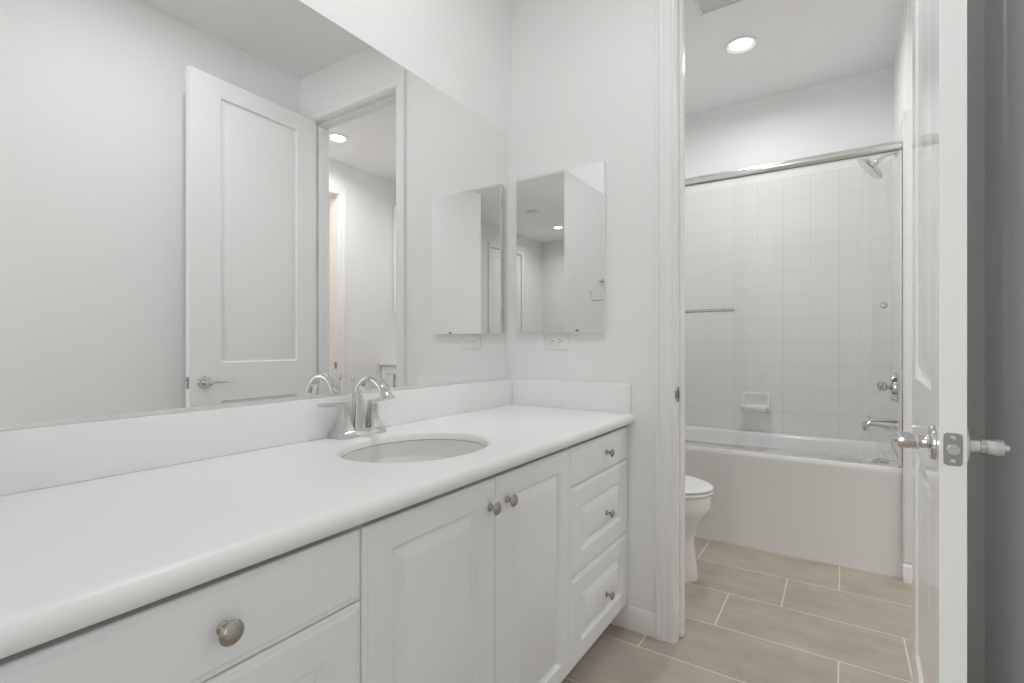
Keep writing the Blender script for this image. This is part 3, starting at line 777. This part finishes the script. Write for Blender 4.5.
gb = MB().box(0.745, x1 - 0.015, TF + 0.035, TF + 0.041, H_ + 0.012, zc - 0.012).build('glass_panel', M['glass'], sd)
b = MB().tube([(0.26, TF - 0.028, 1.290), (0.742, TF - 0.028, 1.290)], 0.0075, 16, up=(0, 1, 0))
b.lathe([(0, -0.003), (0.0075, -0.003), (0.0085, 0), (0.0085, 0.012), (0.007, 0.016), (0, 0.0165)], (0.738, TF - 0.028, 1.290), (1, 0, 0), 18)
b.lathe([(0, -0.003), (0.0075, -0.003), (0.0085, 0), (0.0085, 0.012), (0.007, 0.016), (0, 0.0165)], (0.264, TF - 0.028, 1.290), (-1, 0, 0), 18)
for px in (0.31, 0.69): b.lathe([(0.006, 0), (0.006, 0.030), (0.010, 0.034), (0.010, 0.0415), (0, 0.0415)], (px, TF - 0.028, 1.290), (0, 1, 0), 16)
b.build('towel_bar', M['satin'], gf)
b = MB().lathe([(0.006, 0.0), (0.006, 0.008), (0.013, 0.010), (0.0135, 0.016), (0.011, 0.019), (0, 0.020)], (1.412, TF + 0.0355, 1.288), (0, -1, 0), 22); b.build('pull_knob', M['satin'], gb)
b = MB().box(1.395, 1.430, TF + 0.020, TF + 0.034, H_ + 0.011, H_ + 0.030, 0.002, 1); b.build('track_guide', M['satin'], sd)
settle(sd)

# tub spout, valve, shower head
WY = 3.33
s_ = MB()
sec = []
def spring(x_, w_, h_, z_): return [(x_, WY + p, z_ + q) for p, q in rr(w_, h_, min(w_, h_) * 0.42, 5)]
s_.loft([spring(TX, 0.066, 0.074, 0.670), spring(TX - 0.012, 0.064, 0.070, 0.670), spring(TX - 0.05, 0.056, 0.052, 0.675), spring(TX - 0.09, 0.048, 0.036, 0.677), spring(TX - 0.120, 0.044, 0.028, 0.675), spring(TX - 0.138, 0.042, 0.030, 0.669), spring(TX - 0.150, 0.036, 0.030, 0.662), spring(TX - 0.153, 0.02, 0.022, 0.660)])
tsp = tag(s_.build('tub_spout', M['chrome'], angle=50), 'chrome tub spout on the tiled wall', 'tub spout')
MB().lathe([(0.0028, 0), (0.0028, 0.014), (0.007, 0.016), (0.008, 0.022), (0.006, 0.027), (0, 0.028)], (TX - 0.118, WY, 0.687), (0, 0, 1), 16).build('diverter_knob', M['satin'], tsp)
MB().lathe([(0.014, 0), (0.0145, 0.022), (0.012, 0.023), (0, 0.023)], (TX - 0.134, WY, 0.655), (0, 0, -1), 20).build('spout_outlet', M['chrome'], tsp)
sv = thing('shower_valve', 'chrome shower valve with round escutcheon above the tub spout', 'shower valve', (TX, WY, 0.875))
MB().lathe([(0.082, 0.0002), (0.082, 0.016), (0.079, 0.024), (0.06, 0.029), (0.03, 0.030), (0, 0.030)], (TX, WY, 0.875), (-1, 0, 0), 44).build('escutcheon', M['chrome'], sv)
MB().lathe([(0.021, 0.028), (0.021, 0.029), (0.017, 0.030), (0.017, 0.042), (0.024, 0.046), (0.026, 0.056), (0.026, 0.076), (0.022, 0.082), (0, 0.083)], (TX, WY, 0.875), (-1, 0, 0), 8).build('handle', M['chrome'], sv, 25)
settle(sv)
sh = thing('shower_fixture', 'chrome shower head on a short arm behind the glass', 'shower head', (TX, WY, 2.10))
MB().lathe([(0.030, 0.0002), (0.030, 0.003), (0.02, 0.010), (0.01, 0.012), (0, 0.012)], (TX, WY, 2.120), (-1, 0, 0), 28).build('flange', M['chrome'], sh)
MB().tube([(TX - 0.004, WY, 2.120), (TX - 0.025, WY, 2.119), (TX - 0.045, WY, 2.112), (TX - 0.072, WY, 2.094), (TX - 0.086, WY, 2.083)], 0.0105, 14, up=(0, 1, 0)).build('shower_arm', M['chrome'], sh)
MB().lathe([(0.0, -0.004), (0.013, -0.002), (0.016, 0.006), (0.013, 0.014), (0.014, 0.018), (0.024, 0.026), (0.050, 0.031), (0.078, 0.035), (0.081, 0.039), (0.081, 0.052), (0.077, 0.056), (0.0, 0.054)], (TX - 0.080, WY, 2.088), (-0.78, 0, -0.62), 40).build('spray_head', M['satin'], sh)
settle(sh)

# soap dish
sx0, sx1, sz0, sz1 = 0.692, 0.845, 0.656, 0.782
yb = BY - 0.0102
b = MB()
b.prism([(yb, sz1), (yb - 0.010, sz1), (yb - 0.013, sz1 - 0.006), (yb - 0.012, sz1 - 0.022), (yb - 0.007, sz1 - 0.032), (yb - 0.007, sz0 + 0.045), (yb - 0.020, sz0 + 0.030), (yb - 0.070, sz0 + 0.026), (yb - 0.073, sz0 + 0.036), (yb - 0.082, sz0 + 0.036), (yb - 0.085, sz0 + 0.026), (yb - 0.078, sz0 + 0.010), (yb - 0.055, sz0), (yb, sz0)], sx0, sx1, fn=lambda p, q, h: (h, p, q))
for e0, e1 in ((sx0 - 0.006, sx0 + 0.010), (sx1 - 0.010, sx1 + 0.006)):
    b.prism([(yb, sz1), (yb - 0.012, sz1 - 0.002), (yb - 0.016, sz1 - 0.03), (yb - 0.03, sz0 + 0.05), (yb - 0.082, sz0 + 0.036), (yb - 0.085, sz0 + 0.026), (yb - 0.078, sz0 + 0.010), (yb - 0.055, sz0), (yb, sz0)], e0, e1, fn=lambda p, q, h: (h, p, q))
tag(b.build('soap_dish', M['porcelain'], angle=40), 'small white ceramic soap dish on the tile above the tub', 'soap dish')

# ------------------------------------------------------------------ toilet (faces +x)
TCY = 2.43
tl = thing('toilet', 'white two-piece toilet, its front edge showing past the doorway', 'toilet', (0.30, TCY, 0))
def egg(xb, xf, hw, z_, n=40, sq_=0.0, cy=TCY):
    """outline from back xb to front tip xf, half-width hw; widest about 40 percent from the back"""
    L = xf - xb; xm = xb + L * 0.42; out = []
    for i in range(n):
        a = 2 * math.pi * i / n; c_, s__ = math.cos(a), math.sin(a)
        if c_ >= 0: out.append((xm + (xf - xm) * c_, cy + hw * s__, z_))
        else:
            e = 0.72; out.append((xm - (xm - xb) * abs(c_) ** e, cy + hw * (abs(s__) ** 0.8) * (1 if s__ >= 0 else -1), z_))
    return out
# bowl and pedestal in one surface
b = MB()
b.loft([egg(0.16, 0.680, 0.120, 0.0), egg(0.158, 0.683, 0.123, 0.012), egg(0.16, 0.679, 0.117, 0.035), egg(0.17, 0.670, 0.108, 0.11), egg(0.17, 0.664, 0.105, 0.17), egg(0.17, 0.666, 0.108, 0.205), egg(0.18, 0.684, 0.130, 0.252), egg(0.19, 0.710, 0.160, 0.302), egg(0.19, 0.731, 0.177, 0.330), egg(0.19, 0.737, 0.183, 0.348), egg(0.19, 0.738, 0.184, 0.392), egg(0.19, 0.736, 0.182, 0.402), egg(0.20, 0.73, 0.176, 0.405),
        egg(0.30, 0.700, 0.135, 0.405), egg(0.31, 0.69, 0.128, 0.39), egg(0.34, 0.64, 0.095, 0.30), egg(0.38, 0.56, 0.05, 0.24)])
b.build('bowl', M['porcelain'], tl, 60)
b = MB().box(TL + 0.035, 0.215, TCY - 0.10, TCY + 0.10, 0.22, 0.402, 0.02, 4); b.build('tank_shelf', M['porcelain'], tl)
def ringseat(z0, z1):
    o0, o1 = egg(0.235, 0.744, 0.187, z0), egg(0.235, 0.744, 0.187, z1)
    oa, ob = egg(0.232, 0.748, 0.190, z0 + 0.004), egg(0.232, 0.748, 0.190, z1 - 0.004)
    i1, i0 = egg(0.31, 0.685, 0.122, z1), egg(0.31, 0.685, 0.122, z0)
    return MB().loft([o0, oa, ob, o1, i1, i0, o0], cap0=False, cap1=False)
ringseat(0.4085, 0.4235).build('seat', M['plastic'], tl, 50)
MB().loft([egg(0.236, 0.744, 0.187, 0.4285), egg(0.232, 0.749, 0.191, 0.4315), egg(0.232, 0.749, 0.191, 0.436), egg(0.236, 0.744, 0.187, 0.4405), egg(0.26, 0.72, 0.168, 0.4435), egg(0.34, 0.62, 0.10, 0.4455)]).build('lid', M['plastic'], tl, 60)
for dy in (-0.075, 0.075): MB().lathe([(0, -0.02), (0.009, -0.02), (0.009, 0.02), (0, 0.02)], (0.228, TCY + dy, 0.428), (0, 1, 0), 16).build('lid_hinge', M['plastic'], tl)
b = MB().loft([[(0.062 + p, TCY + q, z_) for p, q in rr(w_, h_, 0.035)] for w_, h_, z_ in ((0.15, 0.36, 0.403), (0.175, 0.40, 0.43), (0.19, 0.44, 0.72), (0.19, 0.445, 0.745))]); b.build('tank', M['porcelain'], tl, 40)
b = MB().loft([[(0.064 + p, TCY + q, z_) for p, q in rr(w_, h_, 0.036)] for w_, h_, z_ in ((0.20, 0.455, 0.7455), (0.208, 0.463, 0.755), (0.208, 0.463, 0.772), (0.196, 0.45, 0.782))]); b.build('tank_lid', M['porcelain'], tl, 40)
b = MB().lathe([(0.014, 0), (0.014, 0.010), (0, 0.012)], (0.157, TCY - 0.15, 0.68), (1, 0, 0), 20); b.tube([(0.166, TCY - 0.15, 0.68), (0.172, TCY - 0.12, 0.678), (0.172, TCY - 0.08, 0.672)], 0.006, 10, up=(0, 0, 1)); b.build('flush_lever', M['chrome'], tl)
settle(tl)

# ------------------------------------------------------------------ linen cabinets seen in the mirror
lb = thing('linen_cabinet', 'white base cabinet with dark pulls beyond the doorway, reflected in the vanity mirror', 'cabinet', (2.06, 3.52, 0))
Lx0, Lx1, Ly = 1.605, HX - 0.003, 3.385
b = MB().box(Lx0, Lx1, Ly + 0.021, BY - 0.002, 0.09, 0.90); b.build('cabinet_box', M['cab'], lb)
MB().box(Lx0, Lx1, Ly + 0.075, BY - 0.002, 0.0, 0.0895).build('toe_kick', M['toe'], lb)
def front_y(name, a, c, z0, z1, yf, parent, frame):
    mb = MB(); fn = lambda u, q, d: (u, yf - d, q)
    t = bmesh.new()
    def ring(ins, d): return [t.verts.new(fn(*v, d)) for v in ((a + ins, z0 + ins), (c - ins, z0 + ins), (c - ins, z1 - ins), (a + ins, z1 - ins))]
    rs = [ring(0, -0.02), ring(0, -0.003), ring(0.003, 0.0)]
    t.faces.new(rs[0][::-1])
    for p, q in zip(rs, rs[1:]):
        for i in range(4): t.faces.new((p[i], p[(i + 1) % 4], q[(i + 1) % 4], q[i]))
    bmesh.ops.recalc_face_normals(t, faces=t.faces); mb.merge(t)
    mb.merge(panelled([a + 0.003, a + frame, c - frame, c - 0.003], [z0 + 0.003, z0 + frame, z1 - frame, z1 - 0.003], {(1, 1)}, [(0.003, -0.007), (0.012, -0.007)], fn))
    return mb.build(name, M['cab'], parent, 20)
xm = (Lx0 + Lx1) / 2
for a, c, hx in ((Lx0 + 0.004, xm - 0.002, xm - 0.20), (xm + 0.002, Lx1 - 0.004, xm + 0.255)):
    d_ = front_y('cabinet_door', a, c, 0.10, 0.885, Ly, lb, 0.06)
    hb = MB().box(hx - 0.005, hx + 0.005, Ly - 0.032, Ly - 0.022, 0.68, 0.82, 0.002, 1); hb.box(hx - 0.004, hx + 0.004, Ly - 0.023, Ly + 0.0005, 0.695, 0.705); hb.box(hx - 0.004, hx + 0.004, Ly - 0.023, Ly + 0.0005, 0.795, 0.805)
    hb.build('pull', M['latch'], d_)
settle(lb)
lc = MB().box(Lx0, Lx1 + 0.002, Ly - 0.022, BY - 0.001, 0.901, 0.934, 0.006, 2)
tag(lc.build('linen_counter', M['counter']), 'white counter slab on the cabinet beyond the doorway, reflected in the vanity mirror', 'countertop')
lu = thing('upper_cabinet', 'white wall cabinet above the far counter, reflected in the vanity mirror', 'cabinet', (2.06, 3.63, 1.43))
b = MB().box(Lx0, Lx1, 3.561, BY - 0.002, 1.432, 2.50); b.build('cabinet_box', M['cab'], lu)
for a, c in ((Lx0 + 0.004, xm - 0.002), (xm + 0.002, Lx1 - 0.004)): front_y('cabinet_door', a, c, 1.436, 2.495, 3.54, lu, 0.06)
settle(lu)
